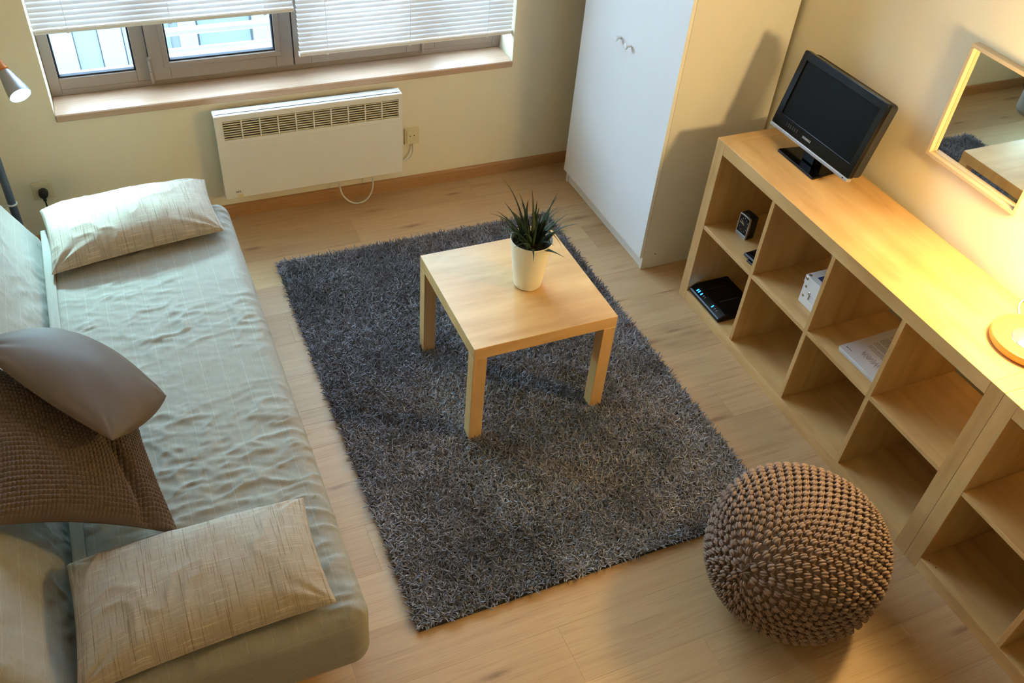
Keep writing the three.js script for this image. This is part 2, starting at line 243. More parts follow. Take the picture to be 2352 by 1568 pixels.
// ------------------------------------------------------------------ venetian blinds
{
  const slatGeo = (len) => { const n = 6, p = [], idx = [], w = 0.0245, bow = 0.0035, th = 0.0003; const tilt = 0.72; const pt = (s, o) => { const a = (s - 0.5) * w, b = bow * (1 - Math.pow(2 * s - 1, 2)) + o; return [a * Math.cos(tilt) + b * Math.sin(tilt), -a * Math.sin(tilt) + b * Math.cos(tilt)]; };
    for (const o of [0, -th]) for (let i = 0; i <= n; i++) for (const x of [0, len]) { const [z, y] = pt(i / n, o); p.push(x, y, z); }
    const at = (o, i, e) => o * (n + 1) * 2 + i * 2 + e; for (let i = 0; i < n; i++) { idx.push(at(0, i, 0), at(0, i + 1, 0), at(0, i, 1), at(0, i, 1), at(0, i + 1, 0), at(0, i + 1, 1)); idx.push(at(1, i, 0), at(1, i, 1), at(1, i + 1, 0), at(1, i, 1), at(1, i + 1, 1), at(1, i + 1, 0)); }
    const g = new THREE.BufferGeometry(); g.setAttribute('position', new THREE.Float32BufferAttribute(p, 3)); g.setIndex(idx); g.computeVertexNormals(); return g; };
  const blind = (x0, x1, yb, label, cords) => {
    const b = thing('venetian_blind', label, 'blind', [x0, yb, -1.207], 0, 'venetian blinds'); const len = x1 - x0, g = slatGeo(len), top = WIN.y1 - 0.035;
    for (let y = yb + 0.034; y < top - 0.012; y += 0.0205) { const s = mesh('slat', g, M.slat, b); s.position.y = y - yb; s.rotation.x = rr(-0.025, 0.025); }
    mesh('bottom_rail', G([box(0, len, 0, 0.019, -0.011, 0.011, 0.005)]), M.whiteFoil, b); for (const e of [-0.002, len - 0.001]) mesh('end_cap', box(e, e + 0.003, -0.001, 0.020, -0.0115, 0.0115, 0.004), M.whiteFoil, b);
    mesh('head_rail', box(0, len, top - yb, top - yb + 0.03, -0.014, 0.014, 0.002), M.whiteFoil, b);
    for (const c of cords) for (const z of [-0.0125, 0.0125]) mesh('ladder_cord', new THREE.CylinderGeometry(0.0009, 0.0009, top - yb, 6).translate(c - x0, (top - yb) / 2, z), M.cord, b);
    for (const c of cords) mesh('cord_button', new THREE.CylinderGeometry(0.006, 0.006, 0.004, 14).translate(c - x0, -0.001, 0.002), M.whiteFoil, b);
    return b;
  };
  blind(-2.372, -1.380, 0.935, 'white venetian blind, the one raised higher, over the fixed pane and its neighbour', [-2.252, -1.874, -1.498]);
  blind(-1.368, -0.366, 0.735, 'white venetian blind, the one let down further, on the wardrobe side of the window', [-1.246, -0.868, -0.49]);
}

// ------------------------------------------------------------------ convector heater, sockets
const font = await new FontLoader().loadAsync('fonts/droid/droid_sans_bold.typeface.json');
const text = (s, size, depth = 0.0004) => { const g = new TextGeometry(s, { font, size, depth, curveSegments: 4 }); g.computeBoundingBox(); const b = g.boundingBox; return g.translate(-(b.min.x + b.max.x) / 2, -(b.min.y + b.max.y) / 2, 0); };
{
  const x0 = -1.779, x1 = -0.941, y0 = 0.151, y1 = 0.562, zf = -1.088; const h = thing('wall_heater', 'white electric convector heater mounted under the window', 'heater', [0, 0, 0]);
  const gx0 = x0 + 0.033, gx1 = x1 - 0.020, gy0 = y1 - 0.118, gy1 = y1 - 0.028;   // grille
  const zk = zf - 0.062, zi = zf - 0.0215;
  mesh('back_plate', box(x0 + 0.006, x1 - 0.006, y0 + 0.006, y1 - 0.003, zk, zk + 0.002, 0.0005), M.galvanised, h);
  mesh('casing', G([box(x0 + 0.006, x0 + 0.008, y0 + 0.006, y1 - 0.014, zk, zi, 0.0005), box(x1 - 0.008, x1 - 0.006, y0 + 0.006, y1 - 0.014, zk, zi, 0.0005), box(x0 + 0.006, x1 - 0.006, y0 + 0.006, y0 + 0.008, zk, zi, 0.0005), box(x0, x1, y1 - 0.014, y1, zk, zf - 0.012, 0.003)]), M.heater, h);
  mesh('heating_element', G(Array.from({ length: 40 }, (_, i) => box(lerp(x0 + 0.05, x1 - 0.05, i / 39) - 0.0006, lerp(x0 + 0.05, x1 - 0.05, i / 39) + 0.0006, y0 + 0.03, y0 + 0.09, zk + 0.01, zi - 0.008, 0.0002))), M.steel, h);
  const s = new THREE.Shape(); const r = 0.008; s.moveTo(x0 + r, y0); s.lineTo(x1 - r, y0); s.quadraticCurveTo(x1, y0, x1, y0 + r); s.lineTo(x1, y1 - r); s.quadraticCurveTo(x1, y1, x1 - r, y1); s.lineTo(x0 + r, y1); s.quadraticCurveTo(x0, y1, x0, y1 - r); s.lineTo(x0, y0 + r); s.quadraticCurveTo(x0, y0, x0 + r, y0);
  const hole = new THREE.Path(); hole.moveTo(gx0, gy0); hole.lineTo(gx0, gy1); hole.lineTo(gx1, gy1); hole.lineTo(gx1, gy0); hole.closePath(); s.holes.push(hole);
  mesh('front_panel', planarUV(new THREE.ExtrudeGeometry(s, { depth: 0.018, bevelEnabled: true, bevelSize: 0.003, bevelThickness: 0.003, bevelOffset: -0.003, bevelSegments: 3 }).translate(0, 0, zf - 0.021)), M.heater, h);
  const n = 8, dy = (gy1 - gy0) / n; for (let i = 0; i < n; i++) { const y = gy0 + (i + 0.40) * dy; const l = mesh('louvre', box(gx0, gx1, -0.0026, 0.0026, -0.009, 0.003, 0.0008), M.louvre, h); l.position.set(0, y, zf - 0.0075); l.rotation.x = -0.4; }
  for (let i = 1; i < 10; i++) { const x = lerp(gx0, gx1, i / 10); mesh('rib', box(x - 0.0028, x + 0.0028, gy0 + 0.001, gy1 - 0.001, zf - 0.018, zf - 0.001, 0.0008), M.heater, h); }
  mesh('seam_bead', box(x0 + 0.03, x1 - 0.02, gy0 - 0.0185, gy0 - 0.0165, zf - 0.001, zf + 0.0009, 0.0008), M.heater, h);
  const lg = mesh('lettering', text('AEG', 0.0085), std({ color: 0x4a4a4c, roughness: 0.5 }), h, 'small dark maker lettering'); lg.position.set(x0 + 0.058, y0 + 0.032, zf + 0.0002);
  mesh('sticker', box(x0 + 0.055, x0 + 0.08, y0 + 0.004, y0 + 0.016, zf - 0.001, zf + 0.0006, 0.0003), std({ color: 0xe6d79a, roughness: 0.6 }), h, 'small yellow sticker');
  mesh('wall_bracket', G([box(x0 + 0.15, x0 + 0.19, y0 + 0.05, y1 - 0.06, ZB + 0.0005, zf - 0.06, 0.002), box(x1 - 0.19, x1 - 0.15, y0 + 0.05, y1 - 0.06, ZB + 0.0005, zf - 0.06, 0.002)]), M.steel, h);
  mesh('cable', tube([[-1.255, y0 + 0.02, -1.12], [-1.25, 0.12, -1.118], [-1.238, 0.06, -1.108], [-1.20, 0.018, -1.1], [-1.165, 0.0075, -1.098], [-1.125, 0.018, -1.1], [-1.093, 0.06, -1.108], [-1.085, 0.11, -1.115], [-1.09, y0 + 0.02, -1.12]], 0.0042, 60), M.cable, h, 'white cable hanging in a loop below the heater');
  mesh('cable', tube([[-0.955, 0.19, -1.14], [-0.925, 0.175, -1.145], [-0.885, 0.185, -1.15], [-0.868, 0.212, -1.156], [-0.866, 0.25, -1.165]], 0.0038, 40), M.cable, h, 'white cable curving up to the outlet');
  const o = thing('cable_outlet', 'cream cable outlet box on the wall beside the heater', 'outlet', [-0.868, 0.288, ZB]);
  mesh('plate', box(-0.0365, 0.0365, -0.043, 0.043, 0.0003, 0.011, 0.002), M.outlet, o); mesh('cover', box(-0.027, 0.027, -0.034, 0.034, 0.011, 0.014, 0.002), M.outlet, o);
  for (const x of [-0.010, 0.010]) mesh('screw', new THREE.CylinderGeometry(0.0026, 0.0026, 0.002, 12).rotateX(Math.PI / 2).translate(x, 0.004, 0.0142), M.matteBlack, o, 'dark screw');
  const k = thing('wall_socket', 'cream wall socket with a raised frame behind the sofa', 'socket', [-2.504, 0.2795, ZB]);
  const fs = new THREE.Shape(); fs.moveTo(-0.041, -0.041); fs.lineTo(0.041, -0.041); fs.lineTo(0.041, 0.041); fs.lineTo(-0.041, 0.041); fs.closePath(); const hh = new THREE.Path(); hh.absarc(0, 0, 0.0205, 0, 6.2832); fs.holes.push(hh);
  mesh('frame', box(-0.041, 0.041, -0.041, 0.041, 0.0003, 0.008, 0.003), M.outlet, k); mesh('insert', new THREE.ExtrudeGeometry((() => { const q = new THREE.Shape(); q.moveTo(-0.029, -0.029); q.lineTo(0.029, -0.029); q.lineTo(0.029, 0.029); q.lineTo(-0.029, 0.029); q.closePath(); q.holes.push(hh); return q; })(), { depth: 0.004, bevelEnabled: true, bevelSize: 0.001, bevelThickness: 0.001, bevelSegments: 2 }).translate(0, 0, 0.009), M.outlet, k);
  const p = thing('power_plug', 'black round plug with its cord in the cream socket', 'plug', [-2.504, 0.2795, ZB]);
  mesh('body', lathe([[0, 0.048], [0.009, 0.048], [0.016, 0.043], [0.0185, 0.034], [0.0192, 0.0095], [0, 0.0095]].reverse(), 32).rotateX(Math.PI / 2), M.matteBlack, p); mesh('grip', tube([[0, 0.004, 0.038], [0, -0.012, 0.043], [0, -0.026, 0.041]], 0.007, 16, 10), M.matteBlack, p);
  mesh('cord', tube([[0, -0.024, 0.042], [0.001, -0.06, 0.045], [0.006, -0.12, 0.05], [0.02, -0.2, 0.06], [0.05, -0.235, 0.1], [0.08, -0.274, 0.16]], 0.0032, 50), M.matteBlack, p);
}

// ------------------------------------------------------------------ wardrobe
{
  const g = thing('wardrobe', 'tall white two-door wardrobe standing in the corner by the window wall', 'wardrobe', [0, 0, 0]); const xf = -0.083, xb = 0.410, z0 = -1.0, z1 = -0.205, H = 2.01, t = 0.018;
  mesh('side_panel', box(xf, xb, 0.0003, H, z1 - t, z1, 0.001, 'y'), M.whiteFoil, g); mesh('side_panel', box(xf, xb, 0.0003, H, z0, z0 + t, 0.001, 'y'), M.whiteFoil, g);
  mesh('top_panel', box(xf, xb, H - t, H, z0 + t, z1 - t, 0.001), M.whiteFoil, g); mesh('back_panel', box(xb - 0.006, xb, 0.06, H - t, z0 + t, z1 - t, 0.0005), M.whiteFoil, g); mesh('bottom_panel', box(xf, xb - 0.006, 0.062, 0.08, z0 + t, z1 - t, 0.001), M.whiteFoil, g);
  mesh('plinth', box(xf + 0.008, xf + 0.024, 0.0003, 0.062, z0 + t, z1 - t, 0.001), M.whiteFoil, g);
  const zm = -0.606; for (const [a, b, hz] of [[z0 - 0.001, zm - 0.00005, zm - 0.05], [zm + 0.00005, z1 + 0.001, zm + 0.035]]) {
    const d = mesh('door', box(xf - 0.0185, xf - 0.002, 0.070, H - 0.002, a, b, 0.00025, 'y'), M.white, g);
    const k = mesh('knob', lathe([[0, 0], [0.0062, 0], [0.0058, 0.012], [0.0075, 0.018], [0.0125, 0.024], [0.0135, 0.029], [0.011, 0.031], [0, 0.031]], 24).rotateZ(Math.PI / 2).translate(xf - 0.0185, 0.925, hz), M.white, d, 'white door knob');
  }
  mesh('screw_cap', new THREE.CylinderGeometry(0.003, 0.003, 0.001, 12).rotateX(Math.PI / 2).translate(-0.019, 0.076, z1 + 0.0004), std({ color: 0x5a4228, roughness: 0.7 }), g, 'small brown screw cap');
}

// ------------------------------------------------------------------ birch shelf units
const S = { t: 0.0515, c: 0.3345, d: 0.0183, h: 0.79, dep: 0.39 }; S.L = 2 * S.t + 4 * S.c + 3 * S.d;
function shelfUnit(label, z) {
  const g = thing('shelf_unit', label, 'shelf', [0, 0, z], 0, 'birch cube shelf units'); const { t, c, d, h, dep, L } = S, e = 0.0008;
  mesh('side_panel', box(0, dep, 0.0003, h, 0.0003, t - 0.0003, e, 'y'), M.birch, g); mesh('side_panel', box(0, dep, 0.0003, h, L - t + 0.0003, L - 0.0006, e, 'y'), M.birch, g);
  mesh('top_panel', box(0, dep, h - t, h, t, L - t, e, 'z'), M.birch, g); mesh('bottom_panel', box(0, dep, 0.0003, t, t, L - t, e, 'z'), M.birch, g);
  for (let i = 1; i < 4; i++) { const a = t + i * c + (i - 1) * d; mesh('divider', box(0.001, dep - 0.002, t, h - t, a, a + d, e, 'y'), M.birch, g); }
  for (let i = 0; i < 4; i++) { const a = t + i * (c + d); mesh('shelf_board', box(0.001, dep - 0.002, h / 2 - d / 2, h / 2 + d / 2, a, a + c, e, 'z'), M.birch, g); }
  return g;
}
shelfUnit('birch cube shelf unit with the router, clock and papers, beside the wardrobe', 0);
const unit2 = shelfUnit('empty birch cube shelf unit joined to the end of the one with the router', S.L);
for (const [x, z] of [[0.0235, 1.5657], [0.0235, 1.5968]]) mesh('screw_hole', new THREE.CylinderGeometry(0.0022, 0.0022, 0.0004, 10).translate(x, S.t + 0.0003, z - S.L), M.matteBlack, unit2, 'small dark screw hole');
const YS = S.h / 2 + S.d / 2;

// ------------------------------------------------------------------ things on and in the shelves
{ // television
  const g = thing('television', 'small black flat-screen television standing on the birch shelves', 'television', [0.2, 0.79, 0.278], 0);
  const w = 0.449, h = 0.304, yaw = 0.0326, til = 0.2295; const head = new THREE.Group(); head.name = 'display'; g.add(head);
  head.position.set(0, 0.0601, 0); head.rotation.order = 'YXZ'; head.rotation.y = -Math.PI / 2 + yaw; head.rotation.x = -til;   // local +x to the viewer's right, +z out of the screen
  // local frame: screen faces +z
  const rs = (a, b, c, d, r) => { const s = new THREE.Shape(); s.moveTo(a + r, c); s.lineTo(b - r, c); s.quadraticCurveTo(b, c, b, c + r); s.lineTo(b, d - r); s.quadraticCurveTo(b, d, b - r, d); s.lineTo(a + r, d); s.quadraticCurveTo(a, d, a, d - r); s.lineTo(a, c + r); s.quadraticCurveTo(a, c, a + r, c); return s; };
  const sx0 = -w / 2 + 0.028, sx1 = w / 2 - 0.026, sy0 = 0.062, sy1 = h - 0.030;
  const bez = rs(-w / 2, w / 2, 0.012, h, 0.009); const hole = new THREE.Path(); hole.moveTo(sx0, sy0); hole.lineTo(sx0, sy1); hole.lineTo(sx1, sy1); hole.lineTo(sx1, sy0); hole.closePath(); bez.holes.push(hole);
  mesh('bezel', new THREE.ExtrudeGeometry(bez, { depth: 0.018, bevelEnabled: true, bevelSize: 0.002, bevelThickness: 0.002, bevelOffset: -0.002, bevelSegments: 2, curveSegments: 6 }).translate(0, 0, -0.02), M.gloss, head, 'glossy black frame');
  mesh('screen', box(sx0 - 0.002, sx1 + 0.002, sy0 - 0.002, sy1 + 0.002, -0.016, -0.0055, 0.0004), M.screen, head, 'dark switched-off screen');
  mesh('back_shell', new THREE.ExtrudeGeometry(rs(-w / 2 + 0.006, w / 2 - 0.006, 0.01, h - 0.006, 0.02), { depth: 0.024, bevelEnabled: true, bevelSize: 0.006, bevelThickness: 0.014, bevelOffset: -0.006, bevelSegments: 3 }).translate(0, 0, -0.058), M.matteBlack, head);
  mesh('chrome_strip', new THREE.ExtrudeGeometry(rs(-w / 2, w / 2, 0, 0.0135, 0.004), { depth: 0.02, bevelEnabled: true, bevelSize: 0.0025, bevelThickness: 0.003, bevelOffset: -0.0025, bevelSegments: 3 }).translate(0, 0, -0.019), M.silver, head, 'silver lower trim');
  const lg = mesh('lettering', text('SUNMAI', 0.0085), std({ color: 0xb9bcc2, roughness: 0.4 }), head, 'silver maker lettering'); lg.position.set(-0.028, 0.036, 0.0002);
  mesh('sensor', new THREE.CylinderGeometry(0.0025, 0.0025, 0.002, 14).rotateX(Math.PI / 2).translate(w / 2 - 0.022, 0.007, 0.0042), M.gloss, head);
  for (let i = 0; i < 6; i++) mesh('speaker_slot', box(-0.15 + i * 0.012, -0.143 + i * 0.012, 0.030, 0.046, -0.0004, 0.0005, 0.0002), M.matteBlack, head);
  mesh('neck', box(0.018, 0.068, 0.010, 0.115, -0.036, 0.036, 0.006), M.gloss, g); 
  const bs = new THREE.Shape(); bs.moveTo(-0.03, -0.112); bs.lineTo(-0.03, 0.098); bs.quadraticCurveTo(-0.03, 0.104, -0.022, 0.104); bs.lineTo(0.115, 0.088); bs.lineTo(0.115, -0.1); bs.lineTo(-0.022, -0.116); bs.closePath();
  mesh('base', new THREE.ExtrudeGeometry(bs, { depth: 0.006, bevelEnabled: true, bevelSize: 0.002, bevelThickness: 0.002, bevelOffset: -0.002, bevelSegments: 2 }).rotateX(Math.PI / 2).translate(0, 0.0085, -0.004), M.gloss, g, 'glossy black base plate');
}
{ // mirror
  const g = thing('wall_mirror', 'square mirror in a light wooden frame on the wall above the shelves', 'mirror', [XR, 0, 0]); const y0 = 1.004, y1 = 1.405, z0 = 0.617, z1 = 1.022, f = 0.013, x = -0.0302;
  mesh('frame_bar', box(x, -0.0003, y1 - f, y1, z0, z1, 0.001, 'z'), M.birchPale, g); mesh('frame_bar', box(x, -0.0003, y0, y0 + f, z0, z1, 0.001, 'z'), M.birchPale, g); mesh('frame_bar', box(x, -0.0003, y0 + f, y1 - f, z0, z0 + f, 0.001, 'y'), M.birchPale, g); mesh('frame_bar', box(x, -0.0003, y0 + f, y1 - f, z1 - f, z1, 0.001, 'y'), M.birchPale, g);
  mesh('backing', box(-0.006, -0.0005, y0 + f, y1 - f, z0 + f, z1 - f, 0.0005), M.matteBlack, g); mesh('mirror_glass', box(-0.0105, -0.0065, y0 + f + 0.0008, y1 - f - 0.0008, z0 + f + 0.0008, z1 - f - 0.0008, 0.0003), M.mirror, g, 'mirror glass');
}
{ // table lamp
  const c = [0.236, 0.79, 1.362]; const g = thing('table_lamp', 'table lamp with a round wooden dish base standing on the birch shelves', 'lamp', c);
  const wood = std({ color: 0xd89a4e, roughness: 0.4 });
  mesh('base', lathe([[0, 0.0008], [0.108, 0.0008], [0.1175, 0.006], [0.119, 0.026], [0.1165, 0.0292], [0.110, 0.0292], [0.1065, 0.026], [0.105, 0.021], [0, 0.0205]], 72), wood, g, 'turned wooden dish base');
  mesh('centre_cap', lathe([[0.058, 0.0208], [0.056, 0.024], [0.04, 0.0285], [0.018, 0.032], [0.0, 0.033]], 48), M.steel, g, 'brushed metal centre cap');
  mesh('stem', new THREE.CylinderGeometry(0.006, 0.006, 0.46, 20).translate(0, 0.26, 0), M.steel, g);
  const glow = std({ color: 0xf6ead2, roughness: 0.8, emissive: WARM, emissiveIntensity: 1.3, side: THREE.DoubleSide });
  mesh('lamp_shade', lathe([[0.125, 0.43], [0.085, 0.62]], 64), glow, g, 'pale glowing shade');
  mesh('bulb', lathe([[0.0, 0.495], [0.02, 0.50], [0.03, 0.52], [0.026, 0.545], [0.014, 0.57], [0.013, 0.59], [0, 0.59]], 28), std({ color: 0xfff2dc, emissive: WARM, emissiveIntensity: 12 }), g);
  mesh('cord', tube([[0.07, 0.004, -0.098], [0.105, 0.004, -0.14], [0.135, 0.0045, -0.162], [0.162, 0.003, -0.17], [0.172, -0.05, -0.17], [0.172, -0.3, -0.17]], 0.003, 40), M.cable, g, 'white lamp cord');
  const p = new THREE.PointLight(WARM, POWER.shade); p.position.set(c[0], c[1] + 0.525, c[2]); p.castShadow = true; p.shadow.radius = 4.2; scene.add(p);
  const s = new THREE.SpotLight(WARM, POWER.beam, 0, 0.76, 0.35); s.position.set(c[0], c[1] + 0.52, c[2]); s.target.position.set(c[0], 0, c[2]); s.castShadow = true; s.shadow.radius = 1.8; scene.add(s, s.target);
}
{ // alarm clock
  const g = thing('alarm_clock', 'small square black alarm clock with a silver rim on the upper shelf', 'clock', [0.104, YS, 0.166], -Math.PI / 2 + 0.08); const w = 0.062, h = 0.1, d = 0.045;
  const rim = new THREE.Shape(); rim.moveTo(-w / 2, 0); rim.lineTo(w / 2, 0); rim.quadraticCurveTo(w / 2 + 0.004, h / 2, w / 2, h); rim.quadraticCurveTo(0, h + 0.004, -w / 2, h); rim.quadraticCurveTo(-w / 2 - 0.004, h / 2, -w / 2, 0);
  mesh('case', new THREE.ExtrudeGeometry(rim, { depth: d - 0.012, bevelEnabled: true, bevelSize: 0.002, bevelThickness: 0.002, bevelOffset: -0.002, bevelSegments: 2 }).translate(0, 0.0004, -d + 0.004), M.matteBlack, g);
  const q = rim.clone(); const hp = new THREE.Path(); hp.moveTo(-w / 2 + 0.004, 0.014); hp.lineTo(-w / 2 + 0.004, h - 0.006); hp.lineTo(w / 2 - 0.004, h - 0.006); hp.lineTo(w / 2 - 0.004, 0.014); hp.closePath(); q.holes.push(hp);
  mesh('rim', new THREE.ExtrudeGeometry(q, { depth: 0.006, bevelEnabled: true, bevelSize: 0.001, bevelThickness: 0.0015, bevelOffset: -0.001, bevelSegments: 2 }).translate(0, 0.0004, -0.006), M.steel, g, 'silver rim');
  mesh('dial', box(-w / 2 + 0.003, w / 2 - 0.003, 0.013, h - 0.005, -0.006, -0.002, 0.0003), M.gloss, g, 'black dial');
  const hand = (a, l) => mesh('hand', box(-0.0012, 0.0012, -0.003, l, -0.0018, -0.0009, 0.0003).rotateZ(a).translate(0, 0.056, 0), std({ color: 0xe8d7a0, roughness: 0.4 }), g, 'pale clock hand'); hand(1.3, 0.026); hand(0.72, 0.02);
  for (let i = 0; i < 12; i++) { const a = i * Math.PI / 6, r = 0.026; mesh('hour_mark', box(-0.001, 0.001, -0.0022, 0.0022, -0.0019, -0.0012, 0.0002).translate(Math.sin(a) * r * 0.86, 0.056 + Math.cos(a) * r * 1.2, 0), std({ color: 0xb8b8b4, roughness: 0.5 }), g); }
  mesh('snooze_button', box(-0.011, 0.011, h + 0.0005, h + 0.0045, -0.028, -0.012, 0.001), M.black, g);
}
{ // small black gadget beside the clock
  const g = thing('card_reader', 'small black plastic gadget lying on the shelf beside the clock', 'gadget', [0.08, YS, 0.334], 0.1);
  mesh('body', box(-0.045, 0.055, 0.008, 0.022, -0.048, 0.045, 0.005), M.black, g); mesh('foot', box(-0.052, 0.045, 0.0004, 0.010, -0.018, 0.045, 0.003), M.gloss, g); mesh('top_panel', box(-0.03, 0.045, 0.0221, 0.0232, -0.035, 0.035, 0.0004), M.gloss, g);
}
{ // router with lit blue lamps
  const g = thing('router', 'black internet router with four lit blue lights in the bottom shelf', 'router', [0.006, S.t, 0.060], 0);
  const w = 0.222, d = 0.2; const s = new THREE.Shape(); s.moveTo(0.004, 0.0006); s.lineTo(d, 0.0006); s.lineTo(d, 0.032); s.quadraticCurveTo(d, 0.038, d - 0.01, 0.038); s.lineTo(0.036, 0.036); s.lineTo(0.006, 0.022); s.quadraticCurveTo(0, 0.018, 0, 0.012); s.closePath();
  mesh('body', new THREE.ExtrudeGeometry(s, { depth: w, bevelEnabled: true, bevelSize: 0.004, bevelThickness: 0.006, bevelOffset: -0.004, bevelSegments: 3, curveSegments: 6 }).translate(0, 0, 0), M.gloss, g);
  mesh('vent_ridge', box(0.06, 0.16, 0.0378, 0.0392, 0.05, 0.058, 0.0006), M.matteBlack, g); mesh('vent_ridge', box(0.06, 0.16, 0.0378, 0.0392, 0.14, 0.148, 0.0006), M.matteBlack, g);
  const led = std({ color: 0x2a80ff, emissive: new THREE.Color().setRGB(0.02, 0.24, 1.0), emissiveIntensity: 5 });
  for (const z of [0.032, 0.044, 0.062, 0.150]) { const l = mesh('led_light', new THREE.SphereGeometry(1, 14, 10).scale(0.0075, 0.0016, 0.0032), led, g, 'lit blue indicator light'); l.position.set(0.020, 0.0288, z); l.rotation.z = 0.43; const p = new THREE.PointLight(new THREE.Color().setRGB(0.08, 0.42, 1), 0.0012); p.position.set(0.006 + 0.020, S.t + 0.0288, 0.060 + z); p.shadow.radius = 0.1; p.castShadow = true; scene.add(p); }
  for (const z of [0.078, 0.09, 0.168, 0.182]) mesh('marking', box(-0.004, 0.004, -0.0003, 0.0005, -0.0022, 0.0022, 0.0001).rotateZ(0.43).translate(0.020, 0.0293, z), std({ color: 0x5c6068, roughness: 0.5 }), g);
  mesh('cable', tube([[0.19, 0.02, 0.11], [0.24, 0.025, 0.12], [0.29, 0.02, 0.09], [0.33, 0.012, 0.14], [0.36, 0.008, 0.2]], 0.003, 30), M.matteBlack, g);
}
{ // white storage box with metal corners
  const g = thing('storage_box', 'small white cardboard storage box with metal corners on the shelf', 'box', [0.079, YS, 0.590]); const w = 0.143, d = 0.235, h = 0.108;
  const card = std({ color: 0xdedcdc, roughness: 0.7 }), rivet = std({ color: 0x9a8c6c, metalness: 0.8, roughness: 0.35 });
  mesh('body', box(0.002, d - 0.002, 0.0004, h, 0.002, w - 0.002, 0.001), card, g); const lid = mesh('lid', box(0, d, h - 0.018, h + 0.016, 0, w, 0.001), card, g);
  for (const [x, z] of [[0, 0], [0, w], [d, 0], [d, w]]) mesh('metal_corner', new THREE.SphereGeometry(0.015, 18, 12).scale(1, 0.85, 1).translate(x + (x ? -0.012 : 0.012), h + 0.005, z + (z ? -0.012 : 0.012)), M.steel, lid, 'shiny metal corner');
  for (const [y, z] of [[0.078, 0.018], [0.036, 0.018]]) mesh('rivet', new THREE.SphereGeometry(1, 14, 8).scale(0.002, 0.0055, 0.0055).translate(0.0015, y, z), rivet, g, 'brass rivet');
  mesh('label_holder', G([box(-0.0015, 0.0018, 0.060, 0.063, 0.050, 0.095, 0.0005), box(-0.0015, 0.0018, 0.036, 0.039, 0.050, 0.095, 0.0005), box(-0.0015, 0.0018, 0.036, 0.063, 0.047, 0.050, 0.0005), box(-0.0015, 0.0018, 0.036, 0.063, 0.095, 0.098, 0.0005), box(-0.0015, 0.0018, 0.057, 0.069, 0.040, 0.049, 0.001)]), M.steel, g, 'metal label holder');
  const cd = thing('leaflet', 'dark blue leaflet lying on the white storage box', 'leaflet', [0.160, YS + h + 0.0162, 0.675]); const cv = document.createElement('canvas'); cv.width = 256; cv.height = 180; const x = cv.getContext('2d'); x.fillStyle = '#20386e'; x.fillRect(0, 0, 256, 180); x.fillStyle = '#c9d2e4'; x.beginPath(); x.moveTo(60, 70); x.lineTo(120, 40); x.lineTo(105, 80); x.lineTo(150, 75); x.lineTo(80, 120); x.closePath(); x.fill();
  const ct = new THREE.CanvasTexture(cv); ct.colorSpace = THREE.SRGBColorSpace; const pg = new THREE.BoxGeometry(0.11, 0.0012, 0.1); mesh('sheet', pg.translate(0, 0.0007, 0), std({ map: ct, roughness: 0.5 }), cd);
}
{ // printed papers
  const cv = document.createElement('canvas'); cv.width = 1024; cv.height = 724; const x = cv.getContext('2d'); x.fillStyle = '#dcd9dc'; x.fillRect(0, 0, 1024, 724); x.fillStyle = '#50494c';
  // page laid with its head to the wall: rows of print run across the page
  const row = (px, a, b, th) => { let y = a; while (y < b) { const l = 8 + Math.floor(rnd() * 34); x.fillRect(px, y, th, Math.min(l, b - y)); y += l + 8; } };
  for (let r = 0; r < 3; r++) row(330 + r * 26, 130, 480 + 60 * (r % 2), 9); for (let r = 0; r < 3; r++) row(440 + r * 26, 120, 520, 9); for (let r = 0; r < 6; r++) row(550 + r * 26, 110, 600 - 90 * (r % 3), 9); for (let r = 0; r < 6; r++) row(740 + r * 26, 110, 610, 9);
  row(60, 30, 130, 14); row(300, 560, 640, 10);
  x.strokeStyle = '#6a6468'; x.lineWidth = 4; x.beginPath(); for (let i = 0; i < 60; i++) x.lineTo(190 + 50 * Math.sin(i * 1.9) + 20 * Math.sin(i * 0.7), 200 + i * 5.5 + 12 * Math.cos(i * 2.3)); x.stroke();
  const ct = new THREE.CanvasTexture(cv); ct.colorSpace = THREE.SRGBColorSpace; const top = std({ map: ct, roughness: 0.65 }), pap = std({ color: 0xd9d6d8, roughness: 0.75 });
  const g = thing('paper_stack', 'stack of printed white papers in a clear sleeve on the shelf', 'papers', [0.040, YS, 0.880], 0.03);
  for (let i = 0; i < 7; i++) { const o = rr(-0.003, 0.003); mesh('sheet', box(0.004 + o, 0.297 + o, 0.0006 + i * 0.0032, 0.0034 + i * 0.0032, 0.002 + rr(-0.002, 0.002), 0.196, 0.0004), pap, g); }
  const tp = new THREE.PlaneGeometry(0.290, 0.190).rotateX(-Math.PI / 2).translate(0.151, 0.0236, 0.100); mesh('printed_page', tp, top, g, 'page with printed paragraphs and a signature');
  mesh('sleeve', new THREE.BoxGeometry(0.302, 0.0006, 0.2).translate(0.15, 0.0246, 0.1), phy({ color: 0xffffff, transmission: 1, thickness: 0, roughness: 0.18, ior: 1.45 }), g, 'clear plastic sleeve');
}

